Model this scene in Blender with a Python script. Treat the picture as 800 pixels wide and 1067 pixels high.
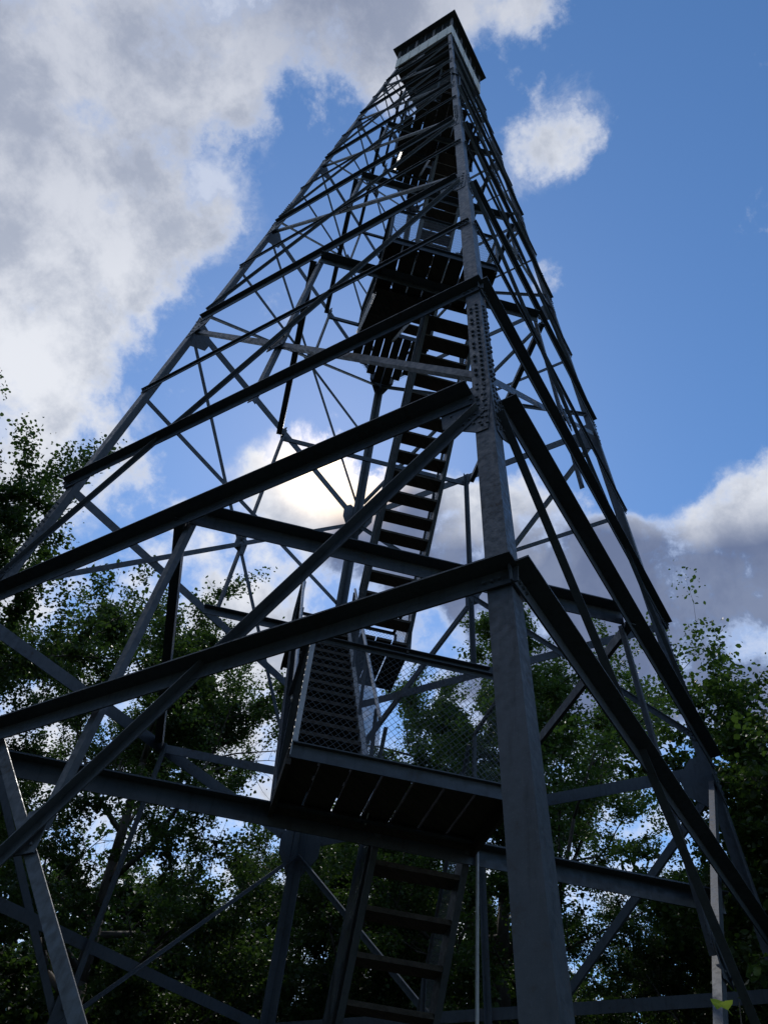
import bpy, bmesh, math, random
import numpy as np
from mathutils import Vector, Matrix

# ------------------------------------------------------------------ start
for o in list(bpy.data.objects):
    bpy.data.objects.remove(o)
S = bpy.context.scene
COL = S.collection
R = math.radians
U = 3.2            # metres per survey unit (half the tower width at the second main level)
Z0 = 2.20         # survey height of the tower feet below that level
TAPER = 0.08885

# ------------------------------------------------------------------ camera
cam_d = bpy.data.cameras.new('camera')
cam = bpy.data.objects.new('camera', cam_d)
COL.objects.link(cam)
cy_, cp_, cr_ = R(35.992), R(45.884), R(7.062)
fw = Vector((math.cos(cp_)*math.cos(cy_), math.cos(cp_)*math.sin(cy_), math.sin(cp_)))
rt0 = Vector((math.sin(cy_), -math.cos(cy_), 0)); up0 = rt0.cross(fw)
rt = math.cos(cr_)*rt0 + math.sin(cr_)*up0
up = -math.sin(cr_)*rt0 + math.cos(cr_)*up0
CAM = Vector((-2.04816*U, -1.4832*U, (-1.65509+Z0)*U))
M = Matrix((rt, up, -fw)).transposed().to_4x4(); M.translation = CAM
cam.matrix_world = M
cam_d.sensor_fit = 'HORIZONTAL'; cam_d.sensor_width = 36; cam_d.lens = 822.85/800*36
cam_d.clip_start = 0.05; cam_d.clip_end = 3000
S.camera = cam
S.render.resolution_x = 767; S.render.resolution_y = 1024

# ------------------------------------------------------------------ light and exposure
SUN_AZ, SUN_EL = 41.6, 49.7          # degrees from +X, and above the horizon
SKY = 0.122
def pdir(az, el):
    a, e = R(az), R(el)
    return Vector((math.cos(e)*math.cos(a), math.cos(e)*math.sin(a), math.sin(e)))
SD = pdir(SUN_AZ, SUN_EL)
sl = bpy.data.lights.new('sun', 'SUN'); sl.energy = 1.2; sl.angle = R(1.5); sl.color = (1, .95, .88)
so = bpy.data.objects.new('sun', sl); COL.objects.link(so)
so.rotation_euler = SD.to_track_quat('Z', 'Y').to_euler()
S.view_settings.view_transform = 'Standard'; S.view_settings.look = 'None'
S.view_settings.exposure = 0.3; S.view_settings.gamma = 1.0
S.view_settings.use_curve_mapping = False

W = bpy.data.worlds.new('World'); S.world = W; W.use_nodes = True
nt = W.node_tree; nt.nodes.clear()
def N(tree, typ, **kw):
    n = tree.nodes.new(typ)
    for k, v in kw.items():
        setattr(n, k, v)
    return n
def setin(n, i, v, tree):
    if hasattr(v, 'is_linked') or isinstance(v, bpy.types.NodeSocket):
        tree.links.new(v, n.inputs[i])
    else:
        n.inputs[i].default_value = v
def math_(tree, op, a, b=None, clamp=False, c=None):
    n = N(tree, 'ShaderNodeMath', operation=op, use_clamp=clamp)
    setin(n, 0, a, tree)
    if b is not None: setin(n, 1, b, tree)
    if c is not None: setin(n, 2, c, tree)
    return n.outputs[0]
def smooth(tree, v, a, b, lo=0., hi=1.):
    n = N(tree, 'ShaderNodeMapRange', interpolation_type='SMOOTHSTEP')
    setin(n, 0, v, tree)
    n.inputs[1].default_value = a; n.inputs[2].default_value = b
    n.inputs[3].default_value = lo; n.inputs[4].default_value = hi
    return n.outputs[0]
def mixc(tree, f, a, b, typ='MIX'):
    n = N(tree, 'ShaderNodeMix', data_type='RGBA', blend_type=typ)
    setin(n, 0, f, tree)
    for i, v in ((6, a), (7, b)):
        if isinstance(v, bpy.types.NodeSocket): tree.links.new(v, n.inputs[i])
        else: n.inputs[i].default_value = (*v, 1) if len(v) == 3 else v
    return n.outputs[2]

sky = N(nt, 'ShaderNodeTexSky', sky_type='NISHITA')
sky.sun_disc = False; sky.sun_elevation = R(SUN_EL); sky.sun_rotation = R(90-SUN_AZ)
sky.air_density = 1.0; sky.dust_density = 0.1; sky.ozone_density = 3.5
tc = N(nt, 'ShaderNodeTexCoord')
DIR = tc.outputs['Generated']
# flat cloud layer coordinates: direction / height
sep = N(nt, 'ShaderNodeSeparateXYZ'); nt.links.new(DIR, sep.inputs[0])
zz = math_(nt, 'MAXIMUM', sep.outputs[2], 0.12)
cmb = N(nt, 'ShaderNodeCombineXYZ')
nt.links.new(math_(nt, 'DIVIDE', sep.outputs[0], zz), cmb.inputs[0])
nt.links.new(math_(nt, 'DIVIDE', sep.outputs[1], zz), cmb.inputs[1])
cmb.inputs[2].default_value = 3.7
def noise(vec, scale, detail, rough, dist=0.0, off=None):
    n = N(nt, 'ShaderNodeTexNoise', noise_dimensions='3D')
    if off:
        m = N(nt, 'ShaderNodeVectorMath', operation='ADD'); nt.links.new(vec, m.inputs[0]); m.inputs[1].default_value = off
        vec = m.outputs[0]
    nt.links.new(vec, n.inputs['Vector'])
    n.inputs['Scale'].default_value = scale; n.inputs['Detail'].default_value = detail
    n.inputs['Roughness'].default_value = rough; n.inputs['Distortion'].default_value = dist
    return n.outputs[0]
fine = noise(DIR, 8.0, 11, .60, 0)
big = noise(cmb.outputs[0], 2.2, 7, .58, 0, (5, 2, 0))
wisp = noise(DIR, 20, 10, .66, .1, (1.3, .2, 4))
def blob(az, el, r_in, r_out, amp, acc):
    d = N(nt, 'ShaderNodeVectorMath', operation='DOT_PRODUCT')
    nt.links.new(DIR, d.inputs[0]); d.inputs[1].default_value = pdir(az, el)
    v = smooth(nt, d.outputs['Value'], math.cos(R(r_out)), math.cos(R(r_in)), 0, amp)
    return v if acc is None else math_(nt, 'ADD', acc, v)
CLOUDS = [(112, 45, 8, 30, .62), (84, 55, 3, 12, .42), (80, 45, 3, 11, .34), (80, 60, 5, 12, .5), (70.5, 60.3, 2, 4.6, .40), (75, 53, 3, 8, .34), (130, 68, 8, 24, .6),
          (100, 70, 3, 12, .50), (66, 78, 2, 9, .34), (66, 72, 1, 6, .16), (36, 79, 2, 7.5, .40), (8, 78.5, .5, 3.5, .26), (357, 62, .3, 2.2, .1), 
          (11, 71.6, .5, 4.6, .34), (15, 69, .5, 3.6, .30), (7, 70.3, .5, 3.4, .22), (22, 75, .3, 3.5, -.3), (2, 64, 2, 8, -.3), (15.5, 62.3, .1, 1.7, .26),
          (45, 47.0, 1.2, 5.5, .58), (49, 46.3, .5, 4, .35), (37, 45, 1, 6, .5),
          (30, 44.5, 1, 6, .55), (22, 42.5, 3, 8, .62), (12, 42.5, 1.2, 4, .5), (1.5, 40.4, 3.5, 7.5, .72), (8, 37, 4, 9, .7), (13, 40, 2, 6, .5), (20, 35, 2, 7, .5),
          (-9, 38, 3, 9, .6), (17, 37, 3, 9, .55), (67, 44, 2, 7, .34), (54, 37, 2, 8, .2), (47, 33, 2, 7, .36), (70, 36, 2, 8, .36),
          (35, 20, 12, 30, .42), (80, 20, 10, 30, .42), (-10, 20, 8, 22, .45), (200, 40, 10, 40, .3), (280, 30, 10, 40, .3)]
GREY = [(36.5, 46, .5, 5, .7), (21, 35, 2, 8, .8), (13, 41, 1, 6, .85), (10, 32, 3, 9, .8), (28, 38, 2, 7, .6), (112, 66, 8, 28, .35), (8, 35, 3, 10, 1.0), (20, 40, 2, 8, .85), (33, 42.5, 1, 6.5, .85), (38, 42, 1, 4, .8), (-8, 36, 2, 10, .9),
        (1, 39, 1, 6, .6), (60, 82, 2, 14, .4)]
cov = None
for b in CLOUDS: cov = blob(*b, cov)
gry = None
for b in GREY: gry = blob(*b, gry)
def cen(v, k): return math_(nt, 'MULTIPLY', math_(nt, 'SUBTRACT', v, .5), k)
nz = math_(nt, 'ADD', cen(fine, 1.9), cen(big, 1.0))
nz = math_(nt, 'ADD', nz, cen(wisp, 1.1))
dens = math_(nt, 'ADD', math_(nt, 'MINIMUM', cov, .75), nz)
a_ = smooth(nt, dens, .16, .72)
thin = smooth(nt, math_(nt, 'ADD', cen(noise(DIR, 9, 10, .66, .2, (7, 3, 2)), 2.6), math_(nt, 'MINIMUM', cov, .8)), .18, 1.0, 0, .62)
thin = math_(nt, 'MULTIPLY', thin, smooth(nt, cov, .03, .25))
a_ = math_(nt, 'MAXIMUM', a_, thin)
core = smooth(nt, dens, .36, .78)
greyv = math_(nt, 'MULTIPLY', smooth(nt, dens, .30, .62), math_(nt, 'MINIMUM', gry, 1.0), True)
sdot = N(nt, 'ShaderNodeVectorMath', operation='DOT_PRODUCT')
nt.links.new(DIR, sdot.inputs[0]); sdot.inputs[1].default_value = SD
near = smooth(nt, sdot.outputs['Value'], math.cos(R(8)), math.cos(R(.2)), 0, 1)
mid = smooth(nt, sdot.outputs['Value'], math.cos(R(70)), math.cos(R(8)), 0, 1)
base = mixc(nt, mid, (.68, .70, .76), (.68, .70, .75))
shade = smooth(nt, noise(DIR, 8, 10, .64, .1, (3, 1, 2)), .36, .62)
thick = math_(nt, 'MULTIPLY', smooth(nt, dens, .34, .80), math_(nt, 'ADD', math_(nt, 'MULTIPLY', shade, .9), .1))
base = mixc(nt, math_(nt, 'MULTIPLY', thick, .85), base, (.33, .37, .46))
gcol = mixc(nt, shade, (.17, .21, .32), (.12, .155, .26))
ccol = mixc(nt, greyv, base, gcol)
glow = N(nt, 'ShaderNodeVectorMath', operation='SCALE'); glow.inputs[0].default_value = (1.5, 1.15, .70)
nt.links.new(math_(nt, 'POWER', near, 3.2), glow.inputs[3])
addg = N(nt, 'ShaderNodeVectorMath', operation='ADD'); nt.links.new(ccol, addg.inputs[0]); nt.links.new(glow.outputs[0], addg.inputs[1])
skyb = N(nt, 'ShaderNodeVectorMath', operation='SCALE'); hs = N(nt, 'ShaderNodeHueSaturation'); hs.inputs['Saturation'].default_value = 1.15; nt.links.new(sky.outputs[0], hs.inputs['Color']); nt.links.new(hs.outputs[0], skyb.inputs[0]); skyb.inputs[3].default_value = SKY
allc = mixc(nt, a_, skyb.outputs[0], addg.outputs[0])
bg = N(nt, 'ShaderNodeBackground'); nt.links.new(allc, bg.inputs[0]); bg.inputs[1].default_value = 1.0
wo = N(nt, 'ShaderNodeOutputWorld'); nt.links.new(bg.outputs[0], wo.inputs[0])

# ------------------------------------------------------------------ materials
def new_mat(name):
    m = bpy.data.materials.new(name); m.use_nodes = True
    t = m.node_tree; t.nodes.clear()
    out = N(t, 'ShaderNodeOutputMaterial'); b = N(t, 'ShaderNodeBsdfPrincipled')
    t.links.new(b.outputs[0], out.inputs[0])
    return m, t, b, out
def tex(t, scale, detail=5, rough=.6, vec=None, stretch=None):
    n = N(t, 'ShaderNodeTexNoise'); n.inputs['Scale'].default_value = scale
    n.inputs['Detail'].default_value = detail; n.inputs['Roughness'].default_value = rough
    c = N(t, 'ShaderNodeTexCoord')
    v = c.outputs['Object']
    if stretch:
        mp = N(t, 'ShaderNodeMapping'); t.links.new(v, mp.inputs[0]); mp.inputs['Scale'].default_value = stretch
        v = mp.outputs[0]
    t.links.new(v, n.inputs['Vector'])
    return n.outputs[0]
def mottled(name, c1, c2, c3, scale, rough=.6, metal=0., bump=.15, stretch=None):
    m, t, b, out = new_mat(name)
    a = tex(t, scale, 6, .65, stretch=stretch); d = tex(t, scale*7, 4, .6, stretch=stretch)
    c = mixc(t, smooth(t, a, .35, .65), c1, c2)
    c = mixc(t, smooth(t, d, .55, .75), c, c3)
    t.links.new(c, b.inputs['Base Color'])
    t.links.new(smooth(t, a, .2, .8, rough-.12, rough+.15), b.inputs['Roughness'])
    b.inputs['Metallic'].default_value = metal
    bp = N(t, 'ShaderNodeBump'); bp.inputs['Strength'].default_value = bump; bp.inputs['Distance'].default_value = .01
    t.links.new(d, bp.inputs['Height']); t.links.new(bp.outputs[0], b.inputs['Normal'])
    return m
def steel(name, c1, c2, c3, rust, rough):
    m, t, b, out = new_mat(name)
    a = tex(t, 1.7, 7, .68); d = tex(t, 19, 5, .65); f = tex(t, 90, 3, .7); st = tex(t, 2.0, 6, .6, stretch=(9, 9, .7))
    c = mixc(t, smooth(t, a, .36, .64), c1, c2)
    c = mixc(t, smooth(t, st, .50, .72, 0, .75), c, c3)
    c = mixc(t, smooth(t, f, .54, .74, 0, .35), c, tuple(x*1.6 for x in c1))
    rm = math_(t, 'MULTIPLY', smooth(t, d, .52, .66), smooth(t, a, .50, .66))
    c = mixc(t, math_(t, 'MULTIPLY', rm, .8), c, rust)
    t.links.new(c, b.inputs['Base Color'])
    t.links.new(smooth(t, d, .3, .7, rough-.12, rough+.2), b.inputs['Roughness']); b.inputs['Metallic'].default_value = .25
    bp = N(t, 'ShaderNodeBump'); bp.inputs['Strength'].default_value = .10; bp.inputs['Distance'].default_value = .008
    t.links.new(math_(t, 'ADD', d, math_(t, 'MULTIPLY', f, .4)), bp.inputs['Height']); t.links.new(bp.outputs[0], b.inputs['Normal'])
    return m
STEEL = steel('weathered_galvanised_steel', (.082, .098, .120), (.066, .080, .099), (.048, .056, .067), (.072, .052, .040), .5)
BRIGHT = mottled('pale_and_sunlit_steel', (.50, .51, .53), (.42, .43, .45), (.33, .33, .34), 3, .42, .4)  # light grey pipe steel; also carries painted-in sunlight on some stair members
WOOD = mottled('weathered_tread_timber', (.058, .048, .040), (.038, .031, .026), (.085, .073, .06), 3, .8, 0, .3, (1, 6, 6))
CABW = mottled('pale_painted_cab_panel', (.62, .61, .58), (.54, .53, .50), (.45, .40, .34), 2, .6)
CABD = mottled('dark_cab_frame', (.06, .06, .065), (.045, .045, .05), (.08, .075, .07), 3, .6)
CONC = mottled('concrete', (.34, .33, .31), (.28, .27, .25), (.22, .21, .19), 3, .9)
BARK = mottled('bark', (.085, .07, .055), (.055, .046, .038), (.12, .105, .09), 4, .9, 0, .5, (1, 1, .25))
GROUND = mottled('forest_floor', (.035, .048, .02), (.045, .038, .026), (.025, .04, .014), .6, .95)
m, t, b, out = new_mat('cab_glass')
b.inputs['Base Color'].default_value = (.02, .025, .03, 1); b.inputs['Roughness'].default_value = .1
GLASS = m
def leaf_mat(name, dark, light, tr):
    m, t, b, out = new_mat(name)
    a = tex(t, .8, 4, .6); d = tex(t, 14, 2, .5)
    c = mixc(t, smooth(t, a, .35, .65), dark, light)
    c = mixc(t, smooth(t, d, .5, .8, 0, .5), c, tuple(x*1.5 for x in light))
    t.links.new(c, b.inputs['Base Color']); b.inputs['Roughness'].default_value = .5
    tl = N(t, 'ShaderNodeBsdfTranslucent'); 
    t.links.new(mixc(t, 1.0, c, tr, 'MULTIPLY'), tl.inputs[0])
    mx = N(t, 'ShaderNodeMixShader'); mx.inputs[0].default_value = .42
    t.links.new(b.outputs[0], mx.inputs[1]); t.links.new(tl.outputs[0], mx.inputs[2]); t.links.new(mx.outputs[0], out.inputs[0])
    return m
LEAF = leaf_mat('oak_foliage', (.030, .055, .016), (.050, .085, .024), (1.5, 1.7, .9))
LEAF2 = leaf_mat('maple_foliage', (.034, .066, .018), (.060, .100, .028), (1.5, 1.7, .9))
LEAFN = leaf_mat('sapling_foliage', (.16, .24, .045), (.22, .28, .06), (2.2, 2.2, 1.2))

# ------------------------------------------------------------------ mesh helpers
class MB:
    def __init__(self): self.v = []; self.f = []
    def add(self, vs, fs):
        n = len(self.v); self.v += [tuple(v) for v in vs]; self.f += [tuple(i+n for i in f) for f in fs]
    def prism(self, poly0, poly1):
        n = len(poly0)
        self.add(list(poly0)+list(poly1),
                 [tuple(range(n))[::-1], tuple(range(n, 2*n))] + [(i, (i+1) % n, n+(i+1) % n, n+i) for i in range(n)])
    def bar(self, p0, p1, ax, ay, x0, x1, y0, y1):
        q = [(x0, y0), (x1, y0), (x1, y1), (x0, y1)]
        self.prism([p0+ax*a+ay*b for a, b in q], [p1+ax*a+ay*b for a, b in q])
    def angle(self, p0, p1, ax, ay, a, b, t):
        """L section: one flange from 0..a along ax, the other 0..b along ay"""
        q = [(0, 0), (a, 0), (a, t), (t, t), (t, b), (0, b)]
        self.prism([p0+ax*x+ay*y for x, y in q], [p1+ax*x+ay*y for x, y in q])
    def box(self, c, hx, hy, hz, X=Vector((1, 0, 0)), Y=Vector((0, 1, 0)), Z=Vector((0, 0, 1))):
        self.bar(c-Z*hz, c+Z*hz, X, Y, -hx, hx, -hy, hy)
    def tube(self, p0, p1, r0, r1=None, n=6):
        r1 = r0 if r1 is None else r1
        d = (p1-p0).normalized(); x = d.orthogonal().normalized(); y = d.cross(x)
        ring = lambda p, r: [p+x*(r*math.cos(2*math.pi*i/n))+y*(r*math.sin(2*math.pi*i/n)) for i in range(n)]
        self.prism(ring(p0, r0), ring(p1, r1))
    def build(self, name, mat, parent=None, smooth_=False):
        me = bpy.data.meshes.new(name); me.from_pydata(self.v, [], self.f)
        bm = bmesh.new(); bm.from_mesh(me); bmesh.ops.recalc_face_normals(bm, faces=bm.faces); bm.to_mesh(me); bm.free()
        me.materials.append(mat)
        if smooth_:
            for p in me.polygons: p.use_smooth = True
        o = bpy.data.objects.new(name, me); COL.objects.link(o)
        if parent: o.parent = parent
        return o
def empty(name, loc=(0, 0, 0), parent=None):
    o = bpy.data.objects.new(name, None); o.location = loc; o.empty_display_size = .2; COL.objects.link(o)
    if parent: o.parent = parent
    return o
def tag(o, label=None, cat=None, group=None, kind=None):
    if label: o['label'] = label
    if cat: o['category'] = cat
    if group: o['group'] = group
    if kind: o['kind'] = kind
    return o

# ------------------------------------------------------------------ ground
GZ = -.10
rng = random.Random(3)
g = MB(); n = 60
def gh(x, y):
    r = math.hypot(x, y)
    return GZ - .03*math.sin(x*.4)*math.cos(y*.33) - (.0 if r < 12 else .012*(r-12)*math.sin(r*.03))
xs = [(-1 if i < n/2 else 1)*(abs(i-n/2)/(n/2))**2.6*1500 for i in range(n+1)]
for x in xs:
    for y in xs: g.v.append((x, y, gh(x, y) if math.hypot(x, y) < 150 else GZ-.5))
for i in range(n):
    for j in range(n):
        a = i*(n+1)+j; g.f.append((a, a+1, a+n+2, a+n+1))
tag(g.build('ground', GROUND, smooth_=True), kind='structure')

# ------------------------------------------------------------------ tower
tower = tag(empty('lookout_tower'), 'tall steel lattice fire lookout tower with zigzag stairs and a small cab on top', 'tower')
CN = {'N': (-1, -1), 'L': (-1, 1), 'R': (1, -1), 'F': (1, 1)}
UPV = Vector((0, 0, 1))
def P(leg, z):
    h = (1-TAPER*z)*U; c = CN[leg]
    return Vector((c[0]*h, c[1]*h, (z+Z0)*U))
DV = Vector((1, 1, 0)).normalized(); SV = Vector((1, -1, 0)).normalized()
def Q(d, s, z): return DV*(d*U) + SV*(s*U) + UPV*((z+Z0)*U)
LV = dict(Z=-2.20, A=-.684, B=0., C=.682, D=1.372, E=2.062, F=2.749, G=3.383, H=4.05, I=4.649, J=5.27, K=5.86, M=6.45, O=6.99, T=7.6)
FACES = [('N', 'L', Vector((-1, 0, 0))), ('N', 'R', Vector((0, -1, 0))), ('L', 'F', Vector((0, 1, 0))), ('R', 'F', Vector((1, 0, 0)))]
def face_axes(a, b, n0):
    e = P(b, 0)-P(a, 0); e.normalize()
    upf = ((P(a, 1)+P(b, 1))-(P(a, 0)+P(b, 0))).normalized()
    nn = e.cross(upf); nn.normalize()
    if nn.dot(n0) < 0: nn = -nn
    return e, upf, nn
def lsize(z): return .152 if z < 2 else (.14 if z < 3.4 else (.125 if z < 5.8 else .105))
# legs ------------------------------------------------------------
legs = {}
SPL = [(-.17, .56), (3.40, 3.75), (5.0, 5.3)]
for L in 'NLRF':
    cx, cyy = CN[L]
    ix, iy = Vector((-cx, 0, 0)), Vector((0, -cyy, 0))
    mb = MB()
    cuts = [-2.20, 2.03, 3.36, 5.83, 7.6]
    for z0, z1 in zip(cuts, cuts[1:]):
        s = lsize((z0+z1)/2); mb.angle(P(L, z0), P(L, z1), ix, iy, s, s, .02)
    legs[L] = mb.build('leg', STEEL, tower)
    # foot plate
    fp = MB(); fp.box(P(L, -2.20)+(ix+iy)*.1+UPV*.012, .2, .2, .012); fp.build('base_plate', STEEL, legs[L])
    pr = MB()
    c0 = P(L, -2.20)+(ix+iy)*.1
    for (hz, hw) in ((0.0, .32),):
        pr.prism([Vector((c0.x+a*.42, c0.y+b_*.42, GZ-.5)) for a, b_ in ((-1, -1), (1, -1), (1, 1), (-1, 1))],
                 [Vector((c0.x+a*hw, c0.y+b_*hw, -.001)) for a, b_ in ((-1, -1), (1, -1), (1, 1), (-1, 1))])
    tag(pr.build('concrete_footing', CONC, tower))
    for z0, z1 in SPL:          # bolted splice: cover plates outside both flanges with rows of bolt heads
        sp = MB(); s = lsize((z0+z1)/2)
        big_ = z0 < 1
        for ax, ou in ((ix, -iy), (iy, -ix)):
            if not big_:
                sp.bar(P(L, z0), P(L, z1), ax, ou, .02, s-.01, .001, .013)
            cols = (.045, .105) if big_ else (.045, s-.04)
            for r_ in (cols if big_ else cols):
                nb = max(4, int((z1-z0)*U/.085)) if big_ else max(4, int((z1-z0)*U/.1))
                pass
                for k in range(nb):
                    z = z0+(z1-z0)*(k+(.5 if r_ < .06 else .95))/nb
                    if r_ > .06 and k % 3 == 2: continue
                    pass
                    c = P(L, z)+ax*r_+ou*(.002 if big_ else .013)
                    sp.tube(c-ou*.002, c+ou*.020, .017, .013, 6)
        tag(sp.build('splice_bolts', STEEL, legs[L]), kind='stuff')
# face members ------------------------------------------------------
def girt(a, b, n0, z, fl, ve, t=.012, ext=.06):
    e, upf, nn = face_axes(a, b, n0)
    p0, p1 = P(a, z)-e*ext+nn*.0115, P(b, z)+e*ext+nn*.0115
    mb = MB(); mb.angle(p0, p1, nn, -upf, fl, ve, t)
    # end bolts
    for p, sg in ((p0, 1), (p1, -1)):
        for k in range(3):
            c = p+e*sg*(ext+.05+.05*k)-upf*(ve*.6)+nn*t
            mb.tube(c, c+nn*.016, .014, .011, 6)
    return mb.build('girt', STEEL, tower)
def inner_girt(a, b, n0, z, fl, ve, t=.012):
    return girt(a, b, n0, z, fl, ve, t, .0)
def member(name, p0, p1, nn, w, b, t, off, mat=STEEL, flip=1):
    d = (p1-p0).normalized(); u = d.cross(nn).normalized()*flip
    mb = MB(); q0 = p0-u*(w/2)+nn*off; q1 = p1-u*(w/2)+nn*off
    s = 1 if off >= 0 else -1
    mb.angle(q0, q1, u, nn*s, w, b, t)
    for p, sg in ((p0, 1), (p1, -1)):
        for k in range(3):
            c = p+d*sg*(.07+.065*k)+nn*off*1.0
            o_ = nn if s > 0 else -nn
            mb.tube(c+o_*t, c+o_*(t+.014), .012, .010, 6)
    return mb.build(name, STEEL, tower)
def gusset(leg, a, b, n0, z, w, hgt, side):
    e, upf, nn = face_axes(a, b, n0)
    if side < 0: e = -e
    c = P(leg, z)
    s = lsize(z)
    pts = [(.0, .30*hgt), (s*.5+w*.55, .22*hgt), (s*.5+w, -.05*hgt), (s*.5+w*.9, -.38*hgt), (s*.6, -.70*hgt), (0, -.70*hgt)]
    mb = MB()
    mb.prism([c+e*x+upf*y+nn*.001 for x, y in pts], [c+e*x+upf*y+nn*.010 for x, y in pts])
    for x, y in [(.03, .18), (.03, .02), (.03, -.14), (.03, -.30), (.03, -.46), (.03, -.60), (s-.05, -.52), (s+.04, -.40), (s+.10, -.30), (s+.16, -.20), (s+.05, -.25)]:
        q = c+e*(x+.02)+upf*(y*hgt)+nn*.009; mb.tube(q-nn*.004, q+nn*.014, .014, .011, 6)
    mb.build('gusset_plate', STEEL, legs[leg])
def X_of(a, b, zt, zb):
    wt, wb = 1-TAPER*zt, 1-TAPER*zb
    f = wt/(wt+wb); z = zt+(zb-zt)*f
    return (P(a, z)+P(b, z))/2, z
PANELS = [('B', 'Z', ['A']), ('E', 'B', ['D', 'C']), ('G', 'E', ['F']), ('I', 'G', ['H']), ('K', 'I', ['J']), ('O', 'K', ['M']), ('T', 'O', [])]
for a, b, n0 in FACES:
    far = 'F' in (a, b)
    e, upf, nn = face_axes(a, b, n0)
    for top, bot, subs in PANELS:
        zt, zb = LV[top], LV[bot]
        sc = lsize((zt+zb)/2)/.152
        big_ = top == 'B'
        # main girt at the panel top
        if top != 'T':
            girt(a, b, n0, zt, (.15 if big_ else .085*sc), .16*sc, ext=-(lsize(zt)*.95))
            for lg, sd in ((a, 1), (b, -1)): gusset(lg, a, b, n0, zt-.02, .36*sc, .75*sc, sd)
        for s_ in subs:
            z = LV[s_]
            if s_ == 'A' and far: z = -.77
            if s_ in ('A', 'C'): girt(a, b, n0, z, (.13 if big_ else .11), .13*sc, ext=.06)
            else: girt(a, b, n0, z, .045*sc, .085*sc, ext=-.02)
        # the crossing diagonals
        g_ = .16
        w = .092 if big_ else .078*sc
        gap = .0
        def on(leg, z): return P(leg, z)
        for lo, hi, off in ((a, b, -.034), (b, a, .0112)):
            p1 = on(hi, zt-.07); p0 = on(lo, zb+.08 if bot != 'Z' else zb+.02)
            d = (p1-p0).normalized()
            ww = w
            if (top, a, lo) == ('B', 'L', 'L'): ww = .045
            member('diagonal_brace', p0+d*.12, p1-d*.10, nn, ww, ww*.7, .009, off)
        X, zx = X_of(a, b, zt-.07, zb+.08)
        gm = MB(); gm.bar(X-upf*.16-nn*.018, X+upf*.16-nn*.018, e, nn, -.13, .13, -.006, .006)
        for k in range(4):
            q = X+e*(.08*(1 if k % 2 else -1))+upf*(.1*(1 if k < 2 else -1))-nn*.01
            gm.tube(q, q+nn*.012, .013, .010, 6)
        if sc > .6: gm.build('gusset_plate', STEEL, tower)
        # hanger from the girt's middle to the crossing, and on to the sub-girt below
        if top in 'BEGIK':
            mt = (P(a, zt)+P(b, zt))/2
            member('hanger', mt-upf*.05, X+upf*.05, nn, .078*sc, .06*sc, .009, -.045)
            if top == 'E':
                zc = LV['C']; mc = (P(a, zc)+P(b, zc))/2
                member('hanger', X-upf*.05, mc-upf*.02, nn, .08*sc, .06*sc, .009, -.045)
# plan bracing: beams joining the middles of neighbouring girts --------
def midpt(a, b, z): return (P(a, z)+P(b, z))/2
def plan(f0, f1, z, w, v, t=.012, face=-1):
    p0, p1 = midpt(*f0, z), midpt(*f1, z)
    d = (p1-p0).normalized(); n = UPV.cross(d).normalized()
    c = -((p0+p1)/2); c.z = 0
    if n.dot(c)*face < 0: n = -n
    mb = MB(); mb.angle(p0+d*.03, p1-d*.03, n, -UPV, w, v, t)
    return mb.build('plan_beam', STEEL, tower)
for lv, sc in (('B', 1), ('E', .9), ('G', .8), ('I', .7), ('K', .6)):
    z = LV[lv]-(.0 if lv == 'B' else .06)
    plan('NL', 'NR', z+.02, .15*sc, .17*sc)
    plan('NL', 'LF', z-.01, .12*sc, .12*sc)
    plan('NR', 'RF', z-.01, .12*sc, .12*sc)
    plan('LF', 'RF', z-.01, .12*sc, .12*sc)
mb = MB(); p0, p1 = Q(-.405, -1.07, -.70), Q(-.405, 1.05, -.70)
mb.angle(p0, p1, -DV, -UPV, .125, .165, .014)
mb.build('landing_beam', STEEL, tower)

# stairs and landings ---------------------------------------------------
def wire_mesh(o, ex, ey, L, Hh, name, parent, sp=.066, r=.0018):
    """chain-link panel spanned by ex*L and ey*Hh (ex, ey need not be square to one another)"""
    mb = MB(); nrm = ex.cross(ey).normalized()
    for sg in (1, -1):
        k = -Hh if sg > 0 else 0
        while k < L+Hh:
            x0, x1 = (k, k+Hh) if sg > 0 else (k, k-Hh)
            y0, y1 = 0., Hh
            # clip to 0..L
            pts = [(x0, y0), (x1, y1)]
            def clip(xa, ya, xb, yb):
                if xa == xb: return None
                t0, t1 = 0., 1.
                for lo_, hi_ in ((0, L),):
                    ta, tb = (lo_-xa)/(xb-xa), (hi_-xa)/(xb-xa)
                    if ta > tb: ta, tb = tb, ta
                    t0, t1 = max(t0, ta), min(t1, tb)
                return None if t1-t0 < .01 else (t0, t1)
            c = clip(x0, y0, x1, y1)
            if c:
                pa = o+ex*(x0+(x1-x0)*c[0])+ey*(Hh*c[0])+nrm*(.002*sg)
                pb = o+ex*(x0+(x1-x0)*c[1])+ey*(Hh*c[1])+nrm*(.002*sg)
                mb.tube(pa, pb, r, r, 3)
            k += sp
    return mb.build(name, BRIGHT if r > .0028 else STEEL, parent)
upper_treads = MB()
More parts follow.
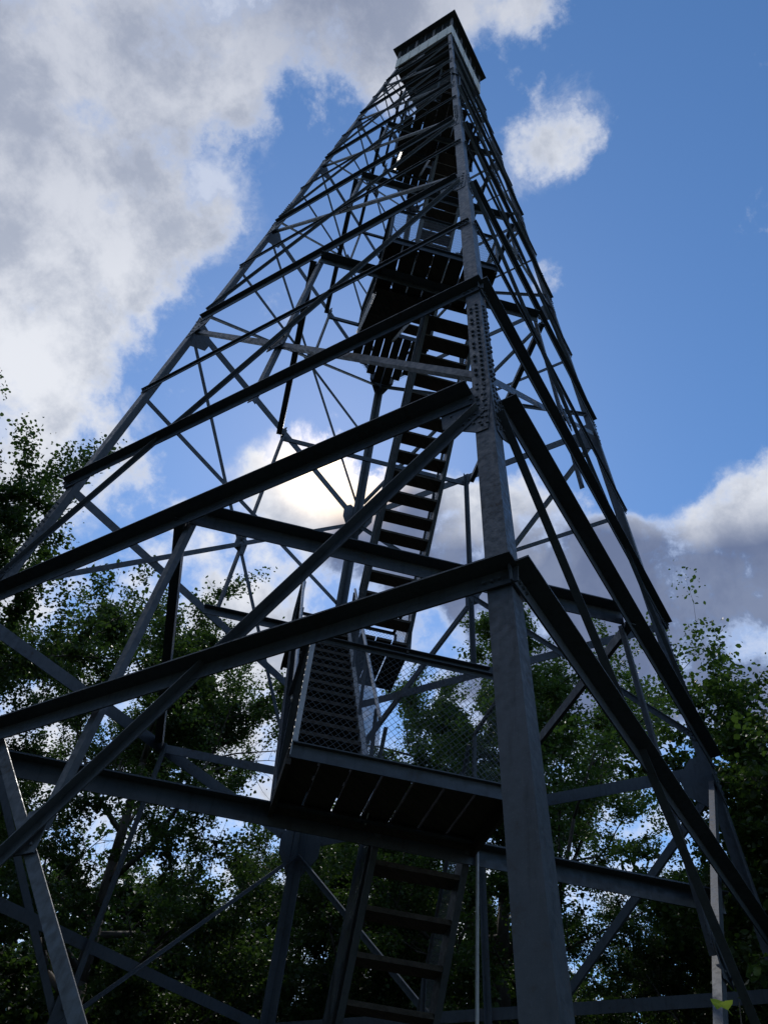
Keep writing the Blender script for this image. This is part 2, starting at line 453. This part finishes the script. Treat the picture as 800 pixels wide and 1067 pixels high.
def flight(d0, z0, d1, z1, s0, s1, nst, single=True, mesh=True):
    fl = empty('stair_flight', parent=tower)
    a, b = Q(d0, 0, z0), Q(d1, 0, z1)
    sl = (b-a).normalized(); run = DV if d1 > d0 else -DV
    nn = sl.cross(SV).normalized()
    if nn.z < 0: nn = -nn
    for s, sg in ((s0, 1), (s1, -1)):
        mb = MB(); p, q = Q(d0, s, z0)-sl*.08, Q(d1, s, z1)+sl*.02
        # channel stringer, web outside
        mb.bar(p, q, SV*sg, nn, 0, .010, -.11, .09)
        mb.bar(p, q, SV*-sg, nn, 0.0003, .05, .078, .0898); mb.bar(p, q, SV*-sg, nn, .0003, .05, -.1098, -.098)
        mb.build('stringer', BRIGHT if (z0 < 0 and d1 > d0 and sg < 0) else STEEL, fl)  # pale colour stands in for light catching one side of the second flight
    wd = (s1-s0)*U
    for i in range(1, nst):
        f = i/nst
        c = Q(d0+(d1-d0)*f, (s0+s1)/2, z0+(z1-z0)*f)
        mb = MB() if single else upper_treads
        j = rng.uniform(-.006, .006)
        mb.box(c+UPV*j, wd/2-.012, .125, .022, SV, run, UPV)
        if single: mb.build('tread', WOOD, fl)
    if mesh:
        for s, sg in ((s0, -1), (s1, 1)):
            L = (b-a).length
            o = Q(d0, s, z0)+SV*(sg*.03)
            hb = MB(); hr = .95
            hb.tube(o+UPV*hr, o+sl*L+UPV*hr, .021, n=8); hb.build('handrail', BRIGHT if (z0 < 0 and d1 > d0) else STEEL, fl)
            npst = max(2, int(L/1.6)+1)
            for k in range(npst):
                pm = MB(); c = o+sl*(L*(k+.15)/(npst-.7)); pm.angle(c-UPV*.05, c+UPV*hr, run, SV*-sg, .04, .04, .006)
                pm.build('rail_post', STEEL, fl)
            wire_mesh(o+SV*(sg*.012)+UPV*.06, sl, UPV, L, hr-.08, 'wire_mesh', fl)
    return fl
def landing(z, dn, dfar, s0, s1, near, corner=None):
    """deck of boards laid front to back; dn is the outer edge (towards the corner), dfar the stair side"""
    ld = empty('landing', parent=tower)
    sg = -1 if near else 1
    out = DV*sg
    th = .045
    nb = 7 if not corner else 8
    bw = (s1-s0)/nb
    mb = MB()
    for i in range(nb):
        a, b_ = s0+bw*i+.0035, s0+bw*(i+1)-.0035
        lim = dn
        if corner:
            lim = sg*min(abs(dn), corner-max(abs(a), abs(b_))-.02)
        if abs(lim) <= abs(dfar)+.01: continue
        e0, e1 = sorted((dfar, lim))
        j = rng.uniform(-.003, .003)
        lo = [Q(e0, a, z), Q(e1, a, z), Q(e1, b_, z), Q(e0, b_, z)]
        mb.prism([v-UPV*(th-j) for v in lo], [v+UPV*j for v in lo])
    mb.build('deck_boards', WOOD, ld)
    smx = [s0, s1]
    def clampd(s): return sg*min(abs(dn), (corner-abs(s)-.02) if corner else 9)
    fr = MB()   # outer rim angle
    if not corner:
        fr.angle(Q(dn, s0, z), Q(dn, s1, z), -UPV, out, .12, .05, .01)
        fr.build('rim_beam', STEEL, ld)
        for s in (s0+.001, s1-.001):
            jm = MB(); jm.bar(Q(dfar, s, z)-UPV*.048, Q(dn, s, z)-UPV*.048, SV, UPV, -.02, .02, -.13, 0); jm.build('joist', WOOD, ld)
        bm_ = MB(); bm_.bar(Q(dfar, s0, z)-UPV*.048-out*.0, Q(dfar, s1, z)-UPV*.048, out, UPV, .045, .09, -.10, -.001); bm_.build('bearer', WOOD, ld)
    else:
        fr.angle(Q(dfar, s0, z)-UPV*.047, Q(dfar, s1, z)-UPV*.047, -UPV, out, .10, .05, .01); fr.build('rim_beam', STEEL, ld)
    hr = 1.05
    cs = [Q(dfar, s0, z), Q(clampd(s0), s0, z), Q(clampd(s1), s1, z), Q(dfar, s1, z)]
    if corner:
        if corner-abs(dn) < .25 and clampd(s0) != dn:
            tip = Q(dn, -(corner-abs(dn)-.02), z); tip2 = Q(dn, (corner-abs(dn)-.02), z)
            cs = [cs[0], cs[1], tip, tip2, cs[2], cs[3]]
    for i, c in enumerate(cs):
        pm = MB(); pm.angle(c-UPV*.12, c+UPV*hr, out, SV, .045, .045, .006); pm.build('rail_post', BRIGHT if (z < 0 and i < 2) else STEEL, ld)  # sunlight on the first landing's left posts is put into their colour
    for c0, c1 in zip(cs, cs[1:]):
        d = (c1-c0); L = d.length
        if L < .15: continue
        d.normalize()
        rm = MB(); rm.angle(c0+UPV*hr, c1+UPV*hr, -UPV, d.cross(UPV), .045, .045, .006); rm.build('top_rail', STEEL, ld)
        wire_mesh(c0+UPV*.02, d, UPV, L, hr-.03, 'wire_mesh', ld, .062, .0021)
    return ld
landing(-.672, -.715, -.40, -.275, .295, True)
landing(.69, .95, .58, -.28, .29, False)
mb = MB(); p0, p1 = Q(.60, -.71, .655), Q(.60, .71, .655); mb.angle(p0, p1, -DV, -UPV, .09, .12, .012); mb.build('landing_beam', STEEL, tower)
landing(2.06, -.76, -.48, -.27, .285, True)
landing(3.31, .99, .50, -.26, .26, False, 1.03)
landing(4.649, -.78, -.26, -.30, .30, True, .83)
landing(5.86, .62, .24, -.29, .29, False, .678)
flight(.70, -2.22, -.40, -.68, .03, .275, 16)
flight(-.43, -.675, .62, .69, -.265, -.015, 17)
flight(.62, .69, -.48, 2.06, .03, .28, 17)
flight(-.48, 2.06, .54, 3.31, -.26, -.015, 17)
flight(.54, 3.31, -.37, 4.649, .02, .25, 17)
flight(-.37, 4.649, .33, 5.86, -.24, -.015, 16, False)
flight(.33, 5.86, -.12, 7.6, .01, .22, 20, False, False)
ut = upper_treads.build('tread', WOOD, tower); ut['kind'] = 'stuff'
# conduit down from the first landing
mb = MB(); mb.tube(Q(-.42, .305, -2.20)-UPV*.2, Q(-.42, .305, -.70), .015, n=8); mb.build('conduit', BRIGHT, tower)

# cab ---------------------------------------------------------------------
cab = empty('lookout_cab', parent=tower)
hc = .335*U; zc0 = (7.6+Z0)*U; zs = zc0+.31*U*1.0; zr = zc0+.64*U
fm = MB(); fm.box(Vector((0, 0, zc0-.03)), hc-.02, hc-.02, .03); fm.build('cab_floor', WOOD, cab)
for n0 in (Vector((1, 0, 0)), Vector((-1, 0, 0)), Vector((0, 1, 0)), Vector((0, -1, 0))):
    e = UPV.cross(n0)
    w = MB(); hw_ = hc if abs(n0.x) > .5 else hc-.021
    w.bar(n0*(hc-.01)+UPV*(zc0+.0), n0*(hc-.01)+UPV*zs, e, n0, -hw_, hw_, -.01, .01)
    for k in range(6):
        x = -hw_+2*hw_*(k+.5)/6
        w.bar(n0*(hc+.0)+e*x+UPV*(zc0+.01), n0*(hc+.0)+e*x+UPV*(zs-.01), e, n0, -.012, .012, .0101, .018)
    w.build('wall', CABW, cab)
    for k in range(3):
        x0, x1 = -hc+.05+(2*hc-.1)*k/3, -hc+.05+(2*hc-.1)*(k+1)/3
        wf = MB()
        c = n0*(hc-.035)
        for (a, b_, z0, z1) in ((x0, x0+.04, zs, zr), (x1-.04, x1, zs, zr), (x0+.04, x1-.04, zs, zs+.05), (x0+.04, x1-.04, zr-.05, zr), ((x0+x1)/2-.012, (x0+x1)/2+.012, zs+.05, zr-.05)):
            wf.bar(c+UPV*(z0+.002), c+UPV*(z1-.002), e, n0, a+.001, b_-.001, -.02, .02)
        fo = wf.build('window', CABD, cab)
        gm = MB(); gm.bar(c+UPV*(zs+.05), c+UPV*(zr-.05), e, n0, x0+.04, x1-.04, -.004, .004); gm.build('pane', GLASS, fo)
for cx in (-1, 1):
    for cy in (-1, 1):
        pm = MB(); pm.box(Vector((cx*(hc-.028), cy*(hc-.028), (zs+zr)/2)), .024, .024, (zr-zs)/2); pm.build('corner_post', CABD, cab)
rf = MB(); ro = hc+.16
b0 = [Vector((a*ro, c*ro, zr)) for a, c in ((-1, -1), (1, -1), (1, 1), (-1, 1))]
rf.v = [tuple(v) for v in b0]+[tuple(v+UPV*.07) for v in b0]+[(0, 0, zr+.75)]
rf.f = [(3, 2, 1, 0), (0, 1, 5, 4), (1, 2, 6, 5), (2, 3, 7, 6), (3, 0, 4, 7), (4, 5, 8), (5, 6, 8), (6, 7, 8), (7, 4, 8)]
rf.build('roof', CABD, cab)
# floor beams under the cab
for s in (-.6, 0, .6):
    fb = MB(); fb.bar(Vector((s*hc, -hc, zc0-.062)), Vector((s*hc, hc, zc0-.062)), Vector((1, 0, 0)), UPV, -.05, .05, -.12, 0); fb.build('floor_beam', STEEL, cab)

#TREES
# ------------------------------------------------------------------ trees
def rand_perp(d, r):
    v = Vector((r.gauss(0, 1), r.gauss(0, 1), r.gauss(0, 1))); v -= d*v.dot(d)
    return v.normalized()
def leaf_mesh(name, pts, nrms, sizes, mat, seed):
    """many small pointed leaves, each folded along its midrib"""
    r = np.random.default_rng(seed); n = len(pts)
    P_ = np.asarray(pts); nz_ = np.asarray(nrms); nz_ /= np.linalg.norm(nz_, axis=1, keepdims=True)+1e-9
    t_ = r.normal(size=(n, 3)); t_ -= nz_*(t_*nz_).sum(1, keepdims=True); t_ /= np.linalg.norm(t_, axis=1, keepdims=True)
    s_ = np.cross(nz_, t_)
    L = np.asarray(sizes)[:, None]; fold = r.uniform(.05, .3, (n, 1))
    wd = r.uniform(.3, .44, (n, 1))
    def v(a, b, c): return P_+t_*(a*L)+s_*(b*L*wd)+nz_*(c*L*fold)
    V = np.stack([v(-.5, 0, 0), v(-.22, .8, .6), v(.18, .95, .7), v(.55, 0, -.15), v(.18, -.95, .7), v(-.22, -.8, .6)], 1).reshape(-1, 3)
    idx = np.arange(n)[:, None]*6
    Fq = np.concatenate([idx+np.array([[0, 3, 2, 1]]), idx+np.array([[0, 5, 4, 3]])], 1).reshape(-1)
    me = bpy.data.meshes.new(name)
    me.vertices.add(n*6); me.vertices.foreach_set('co', V.astype(np.float32).ravel())
    me.loops.add(n*8); me.loops.foreach_set('vertex_index', Fq.astype(np.int32))
    me.polygons.add(n*2); me.polygons.foreach_set('loop_start', (np.arange(n*2)*4).astype(np.int32))
    me.update(calc_edges=True); me.validate()
    me.materials.append(mat)
    return me
def tree_data(seed, H, rad, base_frac, leafsize, density, mat, lean=0.0, limbs=14, spread=(.62, 1.22)):
    """trunk mesh and crown mesh, grown as limb > branch > twig, leaves clustered about the twigs"""
    r = random.Random(seed); rn = np.random.default_rng(seed)
    mb = MB(); tips = []
    top = Vector((lean*H*.2, r.uniform(-.3, .3), H*.9))
    def tp(f):
        return Vector((top.x*f*f+.25*math.sin(f*5+seed), top.y*f+.2*math.sin(f*4+2*seed), H*.9*f))
    r0 = H*.0155
    ns = 12
    for i in range(ns):
        f0, f1 = i/ns, (i+1)/ns
        flare = 1.35 if i == 0 else 1
        mb.tube(tp(f0)-UPV*(.4 if i == 0 else .02), tp(f1), r0*flare*(1-f0*.88), r0*(1-f1*.88), 8)
    def grow(p, d, L, rr, lvl):
        segs = 4 if lvl < 2 else 3
        q = p.copy(); dd = d.copy()
        for k in range(segs):
            dd = (dd+rand_perp(dd, r)*.22+UPV*(.07 if lvl < 2 else -.02)).normalized()
            q2 = q+dd*(L/segs)
            mb.tube(q, q2, rr*(1-.8*k/segs), rr*(1-.8*(k+1)/segs), 5 if lvl < 2 else 3)
            if lvl < 2:
                for _ in range(2 if lvl == 0 else 2):
                    if k == 0 and lvl == 0 and r.random() < .5: continue
                    nd = (dd*r.uniform(.5, .9)+rand_perp(dd, r)*.8+UPV*.12).normalized()
                    grow(q.lerp(q2, r.random()), nd, L*r.uniform(.38, .58), rr*.45*(1-.6*k/segs), lvl+1)
            if lvl >= 1: tips.append((q.copy(), q2.copy(), lvl))
            q = q2
    for i in range(limbs):
        f = base_frac+(1-base_frac)*((i+r.random()*.8)/limbs)
        g_ = (f-base_frac)/(1-base_frac)
        prof = (math.sin(math.pi*min(1, (g_*.86+.17)))**.7)
        az = i*2.399+r.uniform(-.5, .5)
        el = .12+.75*g_+r.uniform(-.15, .2)
        d = Vector((math.cos(az)*math.cos(el), math.sin(az)*math.cos(el), math.sin(el)))
        grow(tp(f*.97), d, rad*prof*r.uniform(*spread), r0*.42*(1-.6*g_), 0)
    holes = [(i, r.uniform(1.6, 3.4), r.uniform(0, 6.28)) for i in (0, 1, 2, 0, 1, 2)]
    pts = []; sz = []; nr = []
    for (p, p2, lv) in tips:
        if sum(math.sin(p[i]*fr+ph) for i, fr, ph in holes) < -1.1+r.uniform(-.4, .4): continue
        k = int(density*r.uniform(.35, 1.65)*(1 if lv == 2 else .7))
        t_ = rn.uniform(0, 1.25, (k, 1)); sp = .115 if lv == 2 else .17
        a = np.array(p)[None]*(1-t_)+np.array(p2)[None]*t_+rn.normal(size=(k, 3))*np.array([sp, sp, sp*.55])*r.uniform(.7, 1.5)
        pts.append(a)
        sz.append(leafsize*rn.uniform(.45, 1.45, k))
        nr.append(rn.normal(size=(k, 3))*.7+np.array([0, 0, .9]))
    pts = np.concatenate(pts); sz = np.concatenate(sz); nr = np.concatenate(nr)
    return mb, pts, nr, sz
def shape_tree(name, seed, H, rad, base_frac, leafsize, density, mat, **kw):
    mb, pts, nr, sz = tree_data(seed, H, rad, base_frac, leafsize, density, mat, **kw)
    root = empty(name)
    mb.build('trunk', BARK, root, True)
    me = leaf_mesh('crown', pts, nr, sz, mat, seed)
    c = bpy.data.objects.new('crown', me); COL.objects.link(c); c.parent = root
    return root
def place(root, az, dist, rot, sc=1.0):
    a = R(az); x, y = CAM.x+dist*math.cos(a), CAM.y+dist*math.sin(a)
    root.location = (x, y, gh(x, y)); root.rotation_euler = (0, 0, R(rot)); root.scale = (sc, sc, sc)
def copy_tree(o):
    c = o.copy(); COL.objects.link(c)
    for ch in o.children:
        k = ch.copy(); COL.objects.link(k); k.parent = c
    return c
OAK = 'trees around the tower clearing'
tA = shape_tree('oak_tree', 11, 15.4, 5.6, .14, .072, 125, LEAF, limbs=23)
tB = shape_tree('oak_tree', 23, 17.0, 5.0, .18, .072, 84, LEAF, limbs=20)
tC = shape_tree('oak_tree', 37, 18.2, 6.0, .18, .080, 72, LEAF2, limbs=23)
tD = shape_tree('maple_tree', 58, 12.2, 4.6, .12, .088, 62, LEAF2, limbs=26, spread=(.85, 1.1))
place(tA, 79.5, 14.5, 150, .95); place(tB, 51, 20, 100); place(tC, 24, 20.5, 120, .97); place(tD, -5.5, 13.8, 200, 1.0)
tag(tA, 'big dark oak rising highest at the left edge behind the tower', 'tree', OAK)
tag(tB, 'loose-crowned oak standing behind the left legs of the tower', 'tree', OAK)
tag(tC, 'broad green oak behind the lower landing and near leg', 'tree', OAK)
tag(tD, 'leafy maple with large leaves at the right edge', 'tree', OAK)
more = [
 (tB, 69, 17.5, 200, .86, 'smaller oak filling the gap beside the big left oak'),
 (tC, 38, 26, 130, .74, 'low oak seen under the first landing between the stair and far leg'),
 (tA, 12, 24, 260, .80, 'rounded oak low behind the right side of the tower'),
 (tD, 1, 19, 190, .88, 'maple partly hidden behind the right leg'),
 (tB, -1, 17, 75, .70, 'mid-height oak between the two trees at the right edge'),
 (tC, 4, 21, 140, .62, 'short green oak low behind the right leg'),
 (tB, 9.5, 18, 300, .60, 'small oak just left of the right leg, low in the gap between larger crowns'),
 (tB, 33, 23, 20, .80, 'dark oak behind the bottom stair flight'),
]
for src, az, ds, rot, sc, lab in more:
    c = copy_tree(src); place(c, az, ds, rot, sc); tag(c, lab, 'tree', OAK)
# the wood beyond, read as one mass
def woodland():
    allp, alln, alls = [], [], []; tm = MB()
    r = random.Random(77)
    spec = []
    for k in range(34):
        az = -22+k*(120/33)+r.uniform(-2, 2); ds = r.choice((24, 28, 33))+r.uniform(-2, 2)
        spec.append((az, ds, r.uniform(8.5, 12.5)*ds/28))
    for i, (az, ds, H) in enumerate(spec):
        mb, p, nn, s = tree_data(200+i, H, H*.40, .10, .14, 27, None, limbs=12)
        a = R(az); o = np.array([CAM.x+ds*math.cos(a), CAM.y+ds*math.sin(a), GZ])
        allp.append(p+o); alln.append(nn); alls.append(s)
        tm.add([Vector(v)+Vector(o) for v in mb.v], mb.f)
    me = leaf_mesh('woodland', np.concatenate(allp), np.concatenate(alln), np.concatenate(alls), LEAF, 5)
    root = empty('woodland'); tag(root, 'green wood closing the view low behind the tower', 'woodland', kind='stuff')
    c = bpy.data.objects.new('foliage', me); COL.objects.link(c); c.parent = root; c['kind'] = 'stuff'
    k = tm.build('tree_trunks', BARK, root); k['kind'] = 'stuff'
woodland()
# the same wood goes on round the near side of the clearing and shades the steel
wood = next(o for o in COL.objects if o.name == 'woodland')
for i, (az, ds, src) in enumerate([(128, 13, tA), (160, 12, tB), (190, 11, tC), (222, 12, tA), (330, 15, tD)]):
    a = R(az); x, y = CAM.x+ds*math.cos(a), CAM.y+ds*math.sin(a)
    for ch in src.children:
        k = ch.copy(); COL.objects.link(k); k.parent = wood; k['kind'] = 'stuff'
        k.location = (x, y, GZ); k.rotation_euler = (0, 0, R(50*i)); k.scale = (.95,)*3

# young shoot poking into the bottom of the view
def sapling():
    root = empty('sapling'); a = R(10.9); ds = 3.0
    base = Vector((CAM.x+ds*math.cos(a), CAM.y+ds*math.sin(a), GZ))
    root.location = base
    mb = MB(); p = Vector((.05, .02, -.05)); topz = CAM.z+.82-GZ
    prev = p
    for k in range(8):
        q = Vector((.05+.04*math.sin(k*.9), .02+.03*math.cos(k*1.3), topz*(k+1)/8)); mb.tube(prev, q, .007*(1-k*.09), .007*(1-(k+1)*.09), 6); prev = q
    mb.build('stem', BARK, root)
    r = random.Random(4)
    for k in range(15):
        z = topz-.03*k-.006*k*k; az = k*2.4+.6
        d = Vector((math.cos(az), math.sin(az), .25)).normalized()
        c = Vector((.05, .02, z)); L = r.uniform(.075, .11)
        lm = MB(); w = L*.42; up_ = UPV; sd = d.cross(up_).normalized()
        st = c+d*.03
        lm.tube(c, st, .0018, n=4)
        pr_ = [(0, 0), (.2, .7), (.45, 1), (.75, .6), (1, 0)]
        vs = [st+d*(L*x)+UPV*(-.25*L*x*x) for x, _ in pr_]
        l_ = [v+sd*(w*y)+UPV*.012*y for v, (x, y) in zip(vs, pr_)]; r__ = [v-sd*(w*y)+UPV*.012*y for v, (x, y) in zip(vs, pr_)]
        for A_ in (l_, r__):
            for i in range(4):
                lm.add([vs[i], vs[i+1], A_[i+1], A_[i]], [(0, 1, 2, 3)])
        lm.build('leaf', LEAFN, root, True)
    tag(root, 'bright yellow-green young shoot with broad leaves at the bottom right corner', 'sapling')
sapling()
